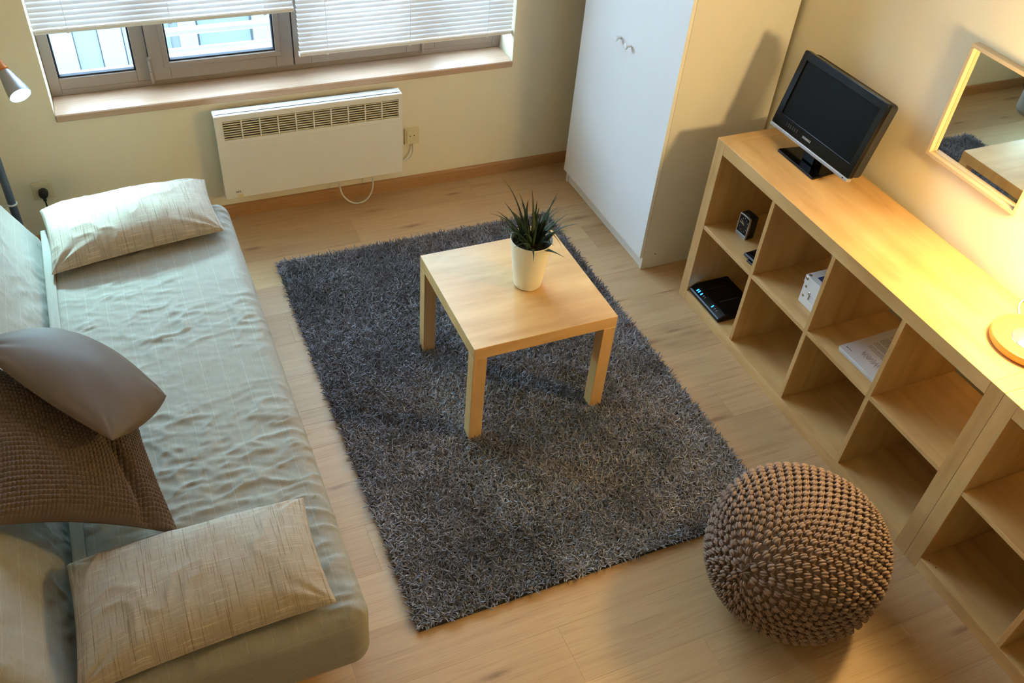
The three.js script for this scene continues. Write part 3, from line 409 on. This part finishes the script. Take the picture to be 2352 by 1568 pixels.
// ------------------------------------------------------------------ coffee table with the potted plant
const TB = { x: -1.2236, z: -0.0334, y: 0.0149, s: 0.55, h: 0.45 };
{
  const g = thing('coffee_table', 'square birch coffee table with thick legs standing on the grey rug', 'table', [TB.x, TB.y, TB.z]); const s = TB.s, h = TB.h, t = 0.05, e = 0.0012;
  mesh('tabletop', box(0, s, h - t, h, 0, s, e, 'x'), M.birch, g);
  for (const [x, z] of [[0, 0], [s - t, 0], [0, s - t], [s - t, s - t]]) mesh('leg', box(x + 0.0004, x + t - 0.0004, 0, h - t, z + 0.0004, z + t - 0.0004, e, 'y'), M.birch, g);
}
{
  const c = [-0.908, TB.y + TB.h, 0.244]; const g = thing('potted_plant', 'spiky dark green plant in a tall cream pot on the coffee table', 'plant', c);
  mesh('pot', lathe([[0, 0.0005], [0.046, 0.0005], [0.0505, 0.004], [0.0515, 0.01], [0.0755, 0.196], [0.0758, 0.2], [0.0742, 0.2012], [0.072, 0.199], [0.0685, 0.165], [0.0, 0.165]], 72), M.pot, g, 'cream ceramic pot');
  mesh('nursery_pot', lathe([[0.0655, 0.166], [0.0672, 0.186], [0.0655, 0.186], [0.063, 0.172], [0.0, 0.172]], 48), M.matteBlack, g, 'dark inner nursery pot'); mesh('soil', lathe([[0.0635, 0.174], [0.04, 0.178], [0, 0.18]], 32), M.soil, g);
  const leafM = [0x2c3f22, 0x35482a, 0x25361e].map((k) => std({ color: k, roughness: 0.62 }));
  const leaf = (base, tip, width, lift) => {   // tapered, channelled blade
    const a = V(...base), b = V(...tip), m = V(lerp(a.x, b.x, 0.28), Math.max(lerp(a.y, b.y, 0.62), a.y + 0.03) + lift, lerp(a.z, b.z, 0.28)), cv = new THREE.QuadraticBezierCurve3(a, m, b), n = 12, p = [], idx = [];
    for (let i = 0; i <= n; i++) { const t = i / n, q = cv.getPoint(t), tg = cv.getTangent(t); let side = tg.clone().cross(V(0, 1, 0)); if (side.lengthSq() < 1e-4) side.set(1, 0, 0); side.normalize(); const up = side.clone().cross(tg).normalize(), w = width * 0.5 * (1 - Math.pow(t, 1.7)) * (0.8 + 0.5 * Math.sin(Math.PI * Math.min(1, t * 1.6))) + 0.0003;
      for (const [s, u] of [[-1, 0.45], [0, 0.0], [1, 0.45], [0, -0.38]]) p.push(q.x + side.x * s * w + up.x * u * w, q.y + side.y * s * w + up.y * u * w, q.z + side.z * s * w + up.z * u * w); }
    for (let i = 0; i < n; i++) for (let k = 0; k < 4; k++) { const a0 = i * 4 + k, a1 = i * 4 + (k + 1) % 4; idx.push(a0, a1, a0 + 4, a1, a1 + 4, a0 + 4); }
    const ge = new THREE.BufferGeometry(); ge.setAttribute('position', new THREE.Float32BufferAttribute(p, 3)); ge.setIndex(idx); ge.computeVertexNormals(); mesh('leaf', ge, leafM[Math.floor(rnd() * 3)], g);
  };
  const tips = [[-1.04, 0.933, 0], [-1.022, 0.826, 0.02], [-1.078, 0.805, 0], [-1.06, 0.759, 0.03], [-1.05, 0.703, 0.02], [-0.961, 0.847, -0.03], [-0.949, 0.848, 0.02], [-0.919, 0.86, -0.02], [-0.827, 0.842, 0], [-0.814, 0.812, -0.02], [-0.816, 0.785, 0.02], [-0.8, 0.771, -0.02], [-0.774, 0.743, 0.0], [-0.784, 0.735, 0.03], [-0.828, 0.665, 0.02], [-0.765, 0.632, 0], [-0.793, 0.613, 0.02], [-0.883, 0.793, -0.04], [-0.893, 0.793, 0.0]];
  for (const [x, y, dz] of tips) { const tx = x - c[0], tz = 0.0 + dz, a = Math.atan2(tz, tx); leaf([Math.cos(a) * 0.022 + rr(-0.01, 0.01), 0.174, rr(-0.028, 0.02)], [tx, y - c[1], tz], rr(0.012, 0.0155), y - c[1] < 0.25 ? 0.07 : 0.015); }
  for (let i = 0; i < 30; i++) { const a = rr(0, 6.283), el = rr(0.3, 1.3), l = rr(0.07, 0.16), r0 = rr(0.008, 0.05); leaf([Math.cos(a) * r0, 0.174, Math.sin(a) * r0], [Math.cos(a) * (r0 + l * Math.cos(el)), 0.176 + l * Math.sin(el), Math.sin(a) * (r0 + l * Math.cos(el))], rr(0.011, 0.016), rr(0.0, 0.03)); }
}

// ------------------------------------------------------------------ shaggy rug
{
  const x0 = -1.645, x1 = -0.325, z0 = -0.732, z1 = 1.18; const g = thing('shag_rug', 'dark grey shaggy rug under the coffee table', 'rug', [0, 0, 0]);
  mesh('backing', box(x0, x1, 0.0004, 0.008, z0, z1, 0.002), M.rugBack, g);
  const strand = (lean, len, r) => { const p = [], idx = [], n = 4; for (let i = 0; i <= n; i++) { const t = i / n, y = len * t * (1 - 0.25 * t), x = lean * t * t, w = r * (1 - 0.55 * Math.pow(t, 4)); for (let k = 0; k < 4; k++) { const a = k * Math.PI / 2; p.push(x + Math.cos(a) * w, y, Math.sin(a) * w); } } const e = p.length / 3; p.push(lean * 1.04, len * 0.77, 0); for (let i = 0; i < n; i++) for (let k = 0; k < 4; k++) { const a0 = i * 4 + k, a1 = i * 4 + (k + 1) % 4; idx.push(a0, a0 + 4, a1, a1, a0 + 4, a1 + 4); } for (let k = 0; k < 4; k++) idx.push(n * 4 + k, e, n * 4 + (k + 1) % 4); const ge = new THREE.BufferGeometry(); ge.setAttribute('position', new THREE.Float32BufferAttribute(p, 3)); ge.setIndex(idx); ge.computeVertexNormals(); return ge; };
  const variants = [0, 1, 2].map((v) => { const parts = []; for (let i = 0; i < 3; i++) { const a = i * 2.1 + v + rr(-0.5, 0.5); parts.push(strand(rr(0.010, 0.026), rr(0.021, 0.029), rr(0.0024, 0.0033)).rotateY(a).translate(rr(-0.003, 0.003), 0, rr(-0.003, 0.003))); } return mergeGeometries(parts); });
  const st = 0.0086, list = [[], [], []];
  for (let x = x0 + 0.003; x < x1; x += st) for (let z = z0 + 0.003; z < z1; z += st) list[Math.floor(rnd() * 3)].push([x + rr(-0.003, 0.003), z + rr(-0.003, 0.003)]);
  const m = new THREE.Matrix4(), q = new THREE.Quaternion(), q2 = new THREE.Quaternion(), col = new THREE.Color();
  list.forEach((l, v) => {
    const im = shade(new THREE.InstancedMesh(variants[v], M.rug, l.length)); im.name = 'pile'; im.userData.kind = 'stuff';
    l.forEach(([x, z], i) => {
      const a = 6.283 * 2 * fbm(x * 3.2 + 9, z * 3.2, 101, 3), lean = 0.25 + 0.75 * fbm(x * 9, z * 9 + 4, 103, 3), b = 6.283 * 2.5 * fbm(x * 34 + 3, z * 34, 109, 2); let ax = Math.cos(a) * lean * 0.4 + Math.cos(b) * 0.55, az = Math.sin(a) * lean * 0.4 + Math.sin(b) * 0.55;
      const ex = Math.min(x - x0, x1 - x), ez = Math.min(z - z0, z1 - z); if (ex < 0.03) ax *= 0.35; if (ez < 0.03) az *= 0.35; if (ex < 0.012) ax += (x - x0 < 0.1 ? -1 : 1) * 0.1; if (ez < 0.012) az += (z - z0 < 0.1 ? -1 : 1) * 0.1;
      q.setFromUnitVectors(V(0, 1, 0), V(ax, 1, az).normalize()); q2.setFromAxisAngle(V(0, 1, 0), rnd() * 6.283); q.multiply(q2);
      const s = rr(0.78, 1.12); m.compose(V(x, 0.006, z), q, V(s, s * (0.72 + 0.55 * fbm(x * 42, z * 42, 113, 2)), s)); im.setMatrixAt(i, m);
      const t = rr(0.55, 1.45) * (0.42 + 1.16 * fbm(x * 5, z * 5, 107, 4)); col.setRGB(0.200 * t, 0.198 * t, 0.222 * t); im.setColorAt(i, col);
    });
    g.add(im);
  });
}

// ------------------------------------------------------------------ knitted pouf
{
  const C = [-0.507, 0, 1.452], R = 0.266, H = 0.211, cy = 0.218; const g = thing('knitted_pouf', 'round taupe knitted pouf on the floor in front of the shelves', 'pouf', C);
  const surf = (d) => { const k = Math.pow(Math.pow(Math.hypot(d.x, d.z) / R, 2.5) + Math.pow(Math.abs(d.y) / H, 2.5), -1 / 2.5); const lump = 1 + 0.018 * (fbm(d.x * 2.2 + 5, d.z * 2.2 + d.y * 2.7, 201, 2) - 0.5); return d.clone().multiplyScalar(k * lump); };
  const core = new THREE.IcosahedronGeometry(1, 24), cp = core.attributes.position; for (let i = 0; i < cp.count; i++) { const s = surf(V(cp.getX(i), cp.getY(i), cp.getZ(i)).normalize()).multiplyScalar(0.985); cp.setXYZ(i, s.x, s.y + cy, s.z); } core.computeVertexNormals(); mesh('cushion_core', core, M.pouf, g);
  const axis = V(-0.83, 0.30, 0.16).normalize(), e1 = V(0, 1, 0).cross(axis).normalize(), e2 = axis.clone().cross(e1);
  const rings = 34, pos = [], nor = [], ball = new THREE.SphereGeometry(1, 8, 6).toNonIndexed(), bp = ball.attributes.position, bn = ball.attributes.normal;
  const dirAt = (th, ph) => axis.clone().multiplyScalar(Math.cos(th)).addScaledVector(e1, Math.sin(th) * Math.cos(ph)).addScaledVector(e2, Math.sin(th) * Math.sin(ph));
  const bead = (th, ph, rot, len, wid, high, up) => {   // one strand of yarn lying on the surface
    const d = dirAt(th, ph), o = surf(d), a = surf(dirAt(th + 0.02, ph)).sub(o).normalize(), b0 = surf(dirAt(th, ph + 0.02)).sub(o); const n = a.clone().cross(b0).normalize(); if (n.dot(d) < 0) n.negate(); const b = n.clone().cross(a).normalize();
    if (o.y + cy < 0.012) return; const ca = Math.cos(rot), sa = Math.sin(rot); const L = a.clone().multiplyScalar(ca).addScaledVector(b, sa), W = b.clone().multiplyScalar(ca).addScaledVector(a, -sa);
    for (let i = 0; i < bp.count; i++) { const x = bp.getX(i), y = bp.getY(i), z = bp.getZ(i); const bowed = up - 0.22 * high * x * x; pos.push(o.x + L.x * x * len + W.x * y * wid + n.x * (z * high + bowed), o.y + cy + L.y * x * len + W.y * y * wid + n.y * (z * high + bowed), o.z + L.z * x * len + W.z * y * wid + n.z * (z * high + bowed)); const nx = bn.getX(i) / len, ny = bn.getY(i) / wid, nz = bn.getZ(i) / high; const k = 1 / Math.hypot(nx, ny, nz); nor.push((L.x * nx + W.x * ny + n.x * nz) * k, (L.y * nx + W.y * ny + n.y * nz) * k, (L.z * nx + W.z * ny + n.z * nz) * k); }
  };
  for (let i = 0; i <= rings; i++) {
    const th = (i + 0.5) / (rings + 1) * Math.PI, sn = Math.sin(th); let n = sn > 0.78 ? 100 : sn > 0.55 ? 78 : sn > 0.34 ? 50 : sn > 0.18 ? 28 : 12; const dth = Math.PI / (rings + 1);
    for (let j = 0; j < n; j++) { const ph = (j + 0.5 * 0) / n * 6.2832 + rr(-0.004, 0.004), tw = 6.2832 / n, half = 0.5 * dth * 0.255, wd = 0.5 * tw * sn * 0.255;
      if ((i + j) % 2) { for (const s of [-1, 1]) bead(th + rr(-0.004, 0.004), ph + s * tw * 0.25, rr(-0.12, 0.12), half * 1.05, wd * 0.66, 0.0066, 0.0092); }
      else { for (const s of [-1, 1]) bead(th, ph + s * tw * 0.30, s * 0.7 + rr(-0.1, 0.1), half * 0.95, wd * 0.5, 0.005, 0.0012); } }
  }
  const k = new THREE.BufferGeometry(); k.setAttribute('position', new THREE.Float32BufferAttribute(pos, 3)); k.setAttribute('normal', new THREE.Float32BufferAttribute(nor, 3)); const o = mesh('knitted_cover', k, M.pouf, g, 'chunky knitted taupe cover'); o.userData.kind = 'stuff';
}

// ------------------------------------------------------------------ sofa bed
const wrinkle = (x, z, s) => { // creased cotton: ridged noise, warped, mostly across the seat
  const wx = x + 0.05 * (fbm(x * 5, z * 5, s, 3) - 0.5), wz = z + 0.07 * (fbm(x * 4 + 3, z * 4, s + 5, 3) - 0.5);
  const r1 = 1 - Math.abs(2 * fbm(wx * 7, wz * 20, s + 9, 3) - 1), r2 = 1 - Math.abs(2 * fbm(wx * 15 + wz * 6, wz * 30 - wx * 9, s + 13, 2) - 1);
  const m = sstep(0.22, 0.55, fbm(x * 3.4, z * 3.4, s + 21, 3)); return 0.0075 * Math.pow(r1, 5) * m + 0.0038 * Math.pow(r2, 4) * (0.25 + 0.75 * m) + 0.008 * (fbm(x * 3, z * 3, s + 31, 3) - 0.5);
};
{
  const g = thing('sofa_bed', 'three-seat sofa bed with a creased grey cotton cover along the left wall', 'sofa', [0, 0, 0]); const z0 = -0.682, z1 = 1.318, xs0 = -2.512, xs1 = -1.822;
  const st = mesh('seat', softBox(xs1 - xs0, 0.25, z1 - z0, 0.058, 110, 24, 300, (p, n) => (n.y > 0.3 ? wrinkle(p.x + 5, p.z + 5, 301) * Math.max(0, n.y) : 0.004 * (fbm(p.z * 6 + 9, p.y * 6 + p.x * 3, 303, 3) - 0.5))), M.cover, g, 'creased quilted seat cover'); st.position.set((xs0 + xs1) / 2, 0.296, (z0 + z1) / 2);
  mesh('seat_piping', tube([[xs1 - 0.016, 0.235, z0 + 0.06], [xs1 + 0.0005, 0.235, z0 + 0.3], [xs1 + 0.0005, 0.235, (z0 + z1) / 2], [xs1 + 0.0005, 0.235, z1 - 0.3], [xs1 - 0.016, 0.235, z1 - 0.06]], 0.0022, 80, 6), M.cover, g);
  mesh('seam_band', softBox(0.034, 0.012, z1 - z0 - 0.06, 0.004, 6, 3, 160, (p, n) => (n.y > 0.3 ? 0.003 * (fbm(p.z * 14, p.x * 30, 307, 3) - 0.3) : 0)).translate(-2.488, 0.4235, (z0 + z1) / 2), M.cover, g, 'stitched band along the back of the seat');
  const bk = mesh('backrest', softBox(0.12, 0.68, z1 - z0, 0.05, 14, 70, 260, (p, n) => (n.x > 0.3 ? wrinkle(p.y * 1.3 + p.z * 0.35 + 9, p.z * 0.7 - p.y * 0.5 + 3, 311) * 0.5 : 0)).translate(-0.06, 0.34, 0), M.cover, g, 'sloping upholstered backrest'); bk.position.set(-2.492, 0.345, (z0 + z1) / 2); bk.rotation.z = 0.455;
  mesh('bed_base', box(-2.80, -1.92, 0.15, 0.19, z0 + 0.08, z1 - 0.08, 0.006), M.matteBlack, g);
  for (const [x, z] of [[-1.96, z0 + 0.14], [-1.96, z1 - 0.16], [-2.7, z0 + 0.14], [-2.7, z1 - 0.16]]) mesh('leg', lathe([[0, 0.0003], [0.02, 0.0003], [0.022, 0.006], [0.024, 0.155], [0, 0.155]], 24).translate(x, 0, z), M.matteBlack, g, 'black round leg');
}

// ------------------------------------------------------------------ pillows
function pillowGeo({ c, t, n = [120, 90], pinch = 0.05, under = 0.75, pow = 0.42, wr = () => 0, skew = () => V(0, 0, 0), size }) {
  const P = c.map((p) => V(...p)), nx = n[0], ny = n[1]; const at = (u, v) => P[0].clone().multiplyScalar((1 - u) * (1 - v)).addScaledVector(P[1], u * (1 - v)).addScaledVector(P[2], u * v).addScaledVector(P[3], (1 - u) * v);
  const ctr = at(0.5, 0.5), ux = at(1, 0.5).sub(at(0, 0.5)).normalize(), uy = at(0.5, 1).sub(at(0.5, 0)).normalize(), N = uy.clone().cross(ux).normalize(); if (N.y < 0) N.negate();
  const pos = [], uv = [], idx = []; const row = (nx + 1) * (ny + 1);
  for (const side of [1, -1]) for (let j = 0; j <= ny; j++) for (let i = 0; i <= nx; i++) {
    const u = i / nx, v = j / ny; const bu = 4 * u * (1 - u), bv = 4 * v * (1 - v); const b = at(u, v);
    b.addScaledVector(ux, (0.5 - u) * 2 * pinch * bv * Math.pow(Math.abs(2 * u - 1), 2)).addScaledVector(uy, (0.5 - v) * 2 * pinch * bu * Math.pow(Math.abs(2 * v - 1), 2));
    const prof = Math.pow(bu, pow) * Math.pow(bv, pow), edge = Math.min(1, prof * 3); let h = t / 2 * prof; if (side > 0) h += wr(u, v, prof) * edge; else h *= under;
    b.addScaledVector(N, side * h).add(skew(u, v, prof)); pos.push(b.x, b.y, b.z); uv.push(u * size[0], v * size[1]);
  }
  for (let s = 0; s < 2; s++) for (let j = 0; j < ny; j++) for (let i = 0; i < nx; i++) { const a = s * row + j * (nx + 1) + i, b = a + 1, d = a + nx + 1, e = d + 1; if (s === 0) idx.push(a, d, b, b, d, e); else idx.push(a, b, d, b, e, d); }
  const g = new THREE.BufferGeometry(); g.setAttribute('position', new THREE.Float32BufferAttribute(pos, 3)); g.setAttribute('uv', new THREE.Float32BufferAttribute(uv, 2)); g.setIndex(idx); g.computeVertexNormals();
  // faces must look outwards
  const nrm = g.attributes.normal; const mid = Math.floor(ny / 2) * (nx + 1) + Math.floor(nx / 2); if (V(nrm.getX(mid), nrm.getY(mid), nrm.getZ(mid)).dot(N) < 0) { for (let i = 0; i < idx.length; i += 3) { const q = idx[i + 1]; idx[i + 1] = idx[i + 2]; idx[i + 2] = q; } g.setIndex(idx); g.computeVertexNormals(); }
  return g;
}
const crease = (u, v, s, k = 1) => { const r = 1 - Math.abs(2 * fbm(u * 3 + 0.8 * fbm(u * 3, v * 3, s + 3, 2), v * 6, s, 2) - 1); return k * (0.0055 * Math.pow(r, 4) + 0.010 * (fbm(u * 2.2, v * 2.2, s + 7, 2) - 0.5)); };
const radial = (u, v, s) => { let h = 0; for (const [a, b] of [[0, 0], [1, 0], [0, 1], [1, 1]]) { const dx = u - a, dy = v - b, r = Math.hypot(dx, dy), an = Math.atan2(Math.abs(dy), Math.abs(dx)); h += 0.0045 * Math.sin(an * 12 + 3 * fbm(an * 3, r * 3, s, 2)) * Math.exp(-Math.pow(r / 0.22, 2)) * Math.min(1, r * 8); } return h; };
const pillow = (name, label, opt, mat, group, partName = 'cover') => { const g = thing(name, label, 'pillow', [0, 0, 0], 0, group); mesh(partName, pillowGeo(opt), mat, g); return g; };
pillow('linen_pillow', 'long pale linen pillow lying at the window end of the sofa', { size: [0.62, 0.4], c: [[-2.492, 0.475, -0.715], [-1.882, 0.47, -0.765], [-1.868, 0.45, -0.425], [-2.478, 0.45, -0.335]], t: 0.185, pinch: 0.012, under: 0.2, pow: 0.42, wr: (u, v) => 1.0 * crease(v, u, 401) * 0.8 + radial(u, v, 403) }, M.linen, 'long linen pillows');
pillow('linen_pillow', 'long linen pillow lying at the end of the sofa away from the window', { size: [0.62, 0.4], c: [[-2.512, 0.475, 0.94], [-1.902, 0.467, 0.928], [-1.902, 0.455, 1.272], [-2.517, 0.465, 1.31]], t: 0.19, pinch: 0.010, under: 0.2, pow: 0.42, wr: (u, v) => 1.1 * crease(v, u, 411) + radial(u, v, 413) }, M.linen, 'long linen pillows');
{ // brown chenille cushion: rows of raised tufts
  const rows = 36, cells = 46; const cush = { size: [0.5, 0.5], n: [322, 288], c: [[-2.67, 0.78, 0.42], [-2.29, 0.50, 0.46], [-2.236, 0.465, 0.935], [-2.64, 0.70, 0.945]], t: 0.155, pinch: 0.03, under: 0.35, pow: 0.4,
    wr: (u, v, pr) => { const fold = -0.016 * Math.exp(-Math.pow((u - 0.62 - 0.25 * (v - 0.5) - 0.1 * v) / 0.05, 2)) * sstep(0.1, 0.5, v) - 0.012 * Math.exp(-Math.pow((u - 0.8 + 0.2 * (1 - v)) / 0.035, 2)) * sstep(0.3, 0.7, v); const a = Math.abs(Math.sin(Math.PI * v * rows)), b = Math.abs(Math.sin(Math.PI * (u * cells + 0.0))); return fold + 0.02 * (fbm(u * 2.5, v * 2.5, 421, 3) - 0.5) + 0.0085 * Math.pow(a, 0.6) * (0.4 + 0.6 * Math.pow(b, 0.5)); } };
  pillow('chenille_cushion', 'brown ribbed chenille cushion leaning on the sofa back', cush, M.chenille);
}
pillow('satin_cushion', 'smooth taupe cushion resting on top of the brown ribbed cushion', { size: [0.45, 0.45], n: [130, 130], c: [[-2.61, 0.86, 0.475], [-2.434, 0.69, 0.285], [-2.19, 0.615, 0.56], [-2.336, 0.72, 0.785]], t: 0.17, pinch: -0.022, under: 0.2, pow: 0.55, wr: (u, v) => 0.018 * (fbm(u * 2.4, v * 2.4, 431, 2) - 0.5) + 0.6 * radial(u, v, 433) }, M.satin);

// ------------------------------------------------------------------ LED reading lamp behind the sofa
{
  const g = thing('reading_lamp', 'floor reading lamp with a silver cone head shining by the window corner', 'lamp', [-2.605, 0, -0.955]); const hd = V(0.150, 0.838, 0.035), ax = V(0.34, -0.52, 0.78).normalize();
  mesh('foot', lathe([[0, 0.0004], [0.11, 0.0004], [0.115, 0.006], [0.11, 0.016], [0.02, 0.02], [0, 0.02]], 48), M.poleBlue, g); mesh('pole', new THREE.CylinderGeometry(0.015, 0.015, 1.1, 24).translate(0, 0.565, 0), M.poleBlue, g, 'blue-grey pole');
  mesh('pole_clip', G([new THREE.TorusGeometry(0.017, 0.004, 8, 24).rotateX(Math.PI / 2).translate(0, 0.375, 0), box(-0.035, -0.014, 0.371, 0.379, 0.006, 0.014, 0.001)]), M.cable, g, 'white cable clip');
  const tail = hd.clone().addScaledVector(ax, -0.155); mesh('gooseneck', new THREE.TubeGeometry(new THREE.CatmullRomCurve3([V(0, 1.1, 0), V(0.005, 1.18, -0.01), V(0.03, 1.2, -0.06), tail.clone().addScaledVector(ax, -0.07).add(V(0, 0.02, 0)), tail]), 40, 0.006, 10), M.steel, g);
  const head = mesh('lamp_head', lathe([[0.012, -0.155], [0.016, -0.13], [0.026, -0.085], [0.036, -0.035], [0.0405, 0], [0.0385, 0], [0.034, -0.035], [0.024, -0.085], [0.0, -0.09]], 40), M.silver, g, 'silver cone-shaped lamp head'); head.position.copy(hd); head.quaternion.setFromUnitVectors(V(0, 1, 0), ax);
  mesh('collar', lathe([[0.0, -0.185], [0.0135, -0.185], [0.0165, -0.15], [0.0205, -0.118], [0.0225, -0.106], [0, -0.106]], 28), M.orange, head, 'orange wooden collar');
  mesh('led_lens', lathe([[0.0, 0.001], [0.030, 0.0005], [0.0385, -0.003], [0.0, -0.02]], 32), std({ color: 0xeaffff, emissive: COOL, emissiveIntensity: 9, side: THREE.DoubleSide }), head, 'glowing white LED lens');
  const s = new THREE.SpotLight(COOL, POWER.led, 0, 0.86, 1.0); const p = hd.clone().addScaledVector(ax, 0.006).add(g.position); s.position.copy(p); s.target.position.copy(p).add(ax); s.castShadow = true; s.shadow.radius = 1.6; scene.add(s, s.target);
}
renderer.render(scene, camera);
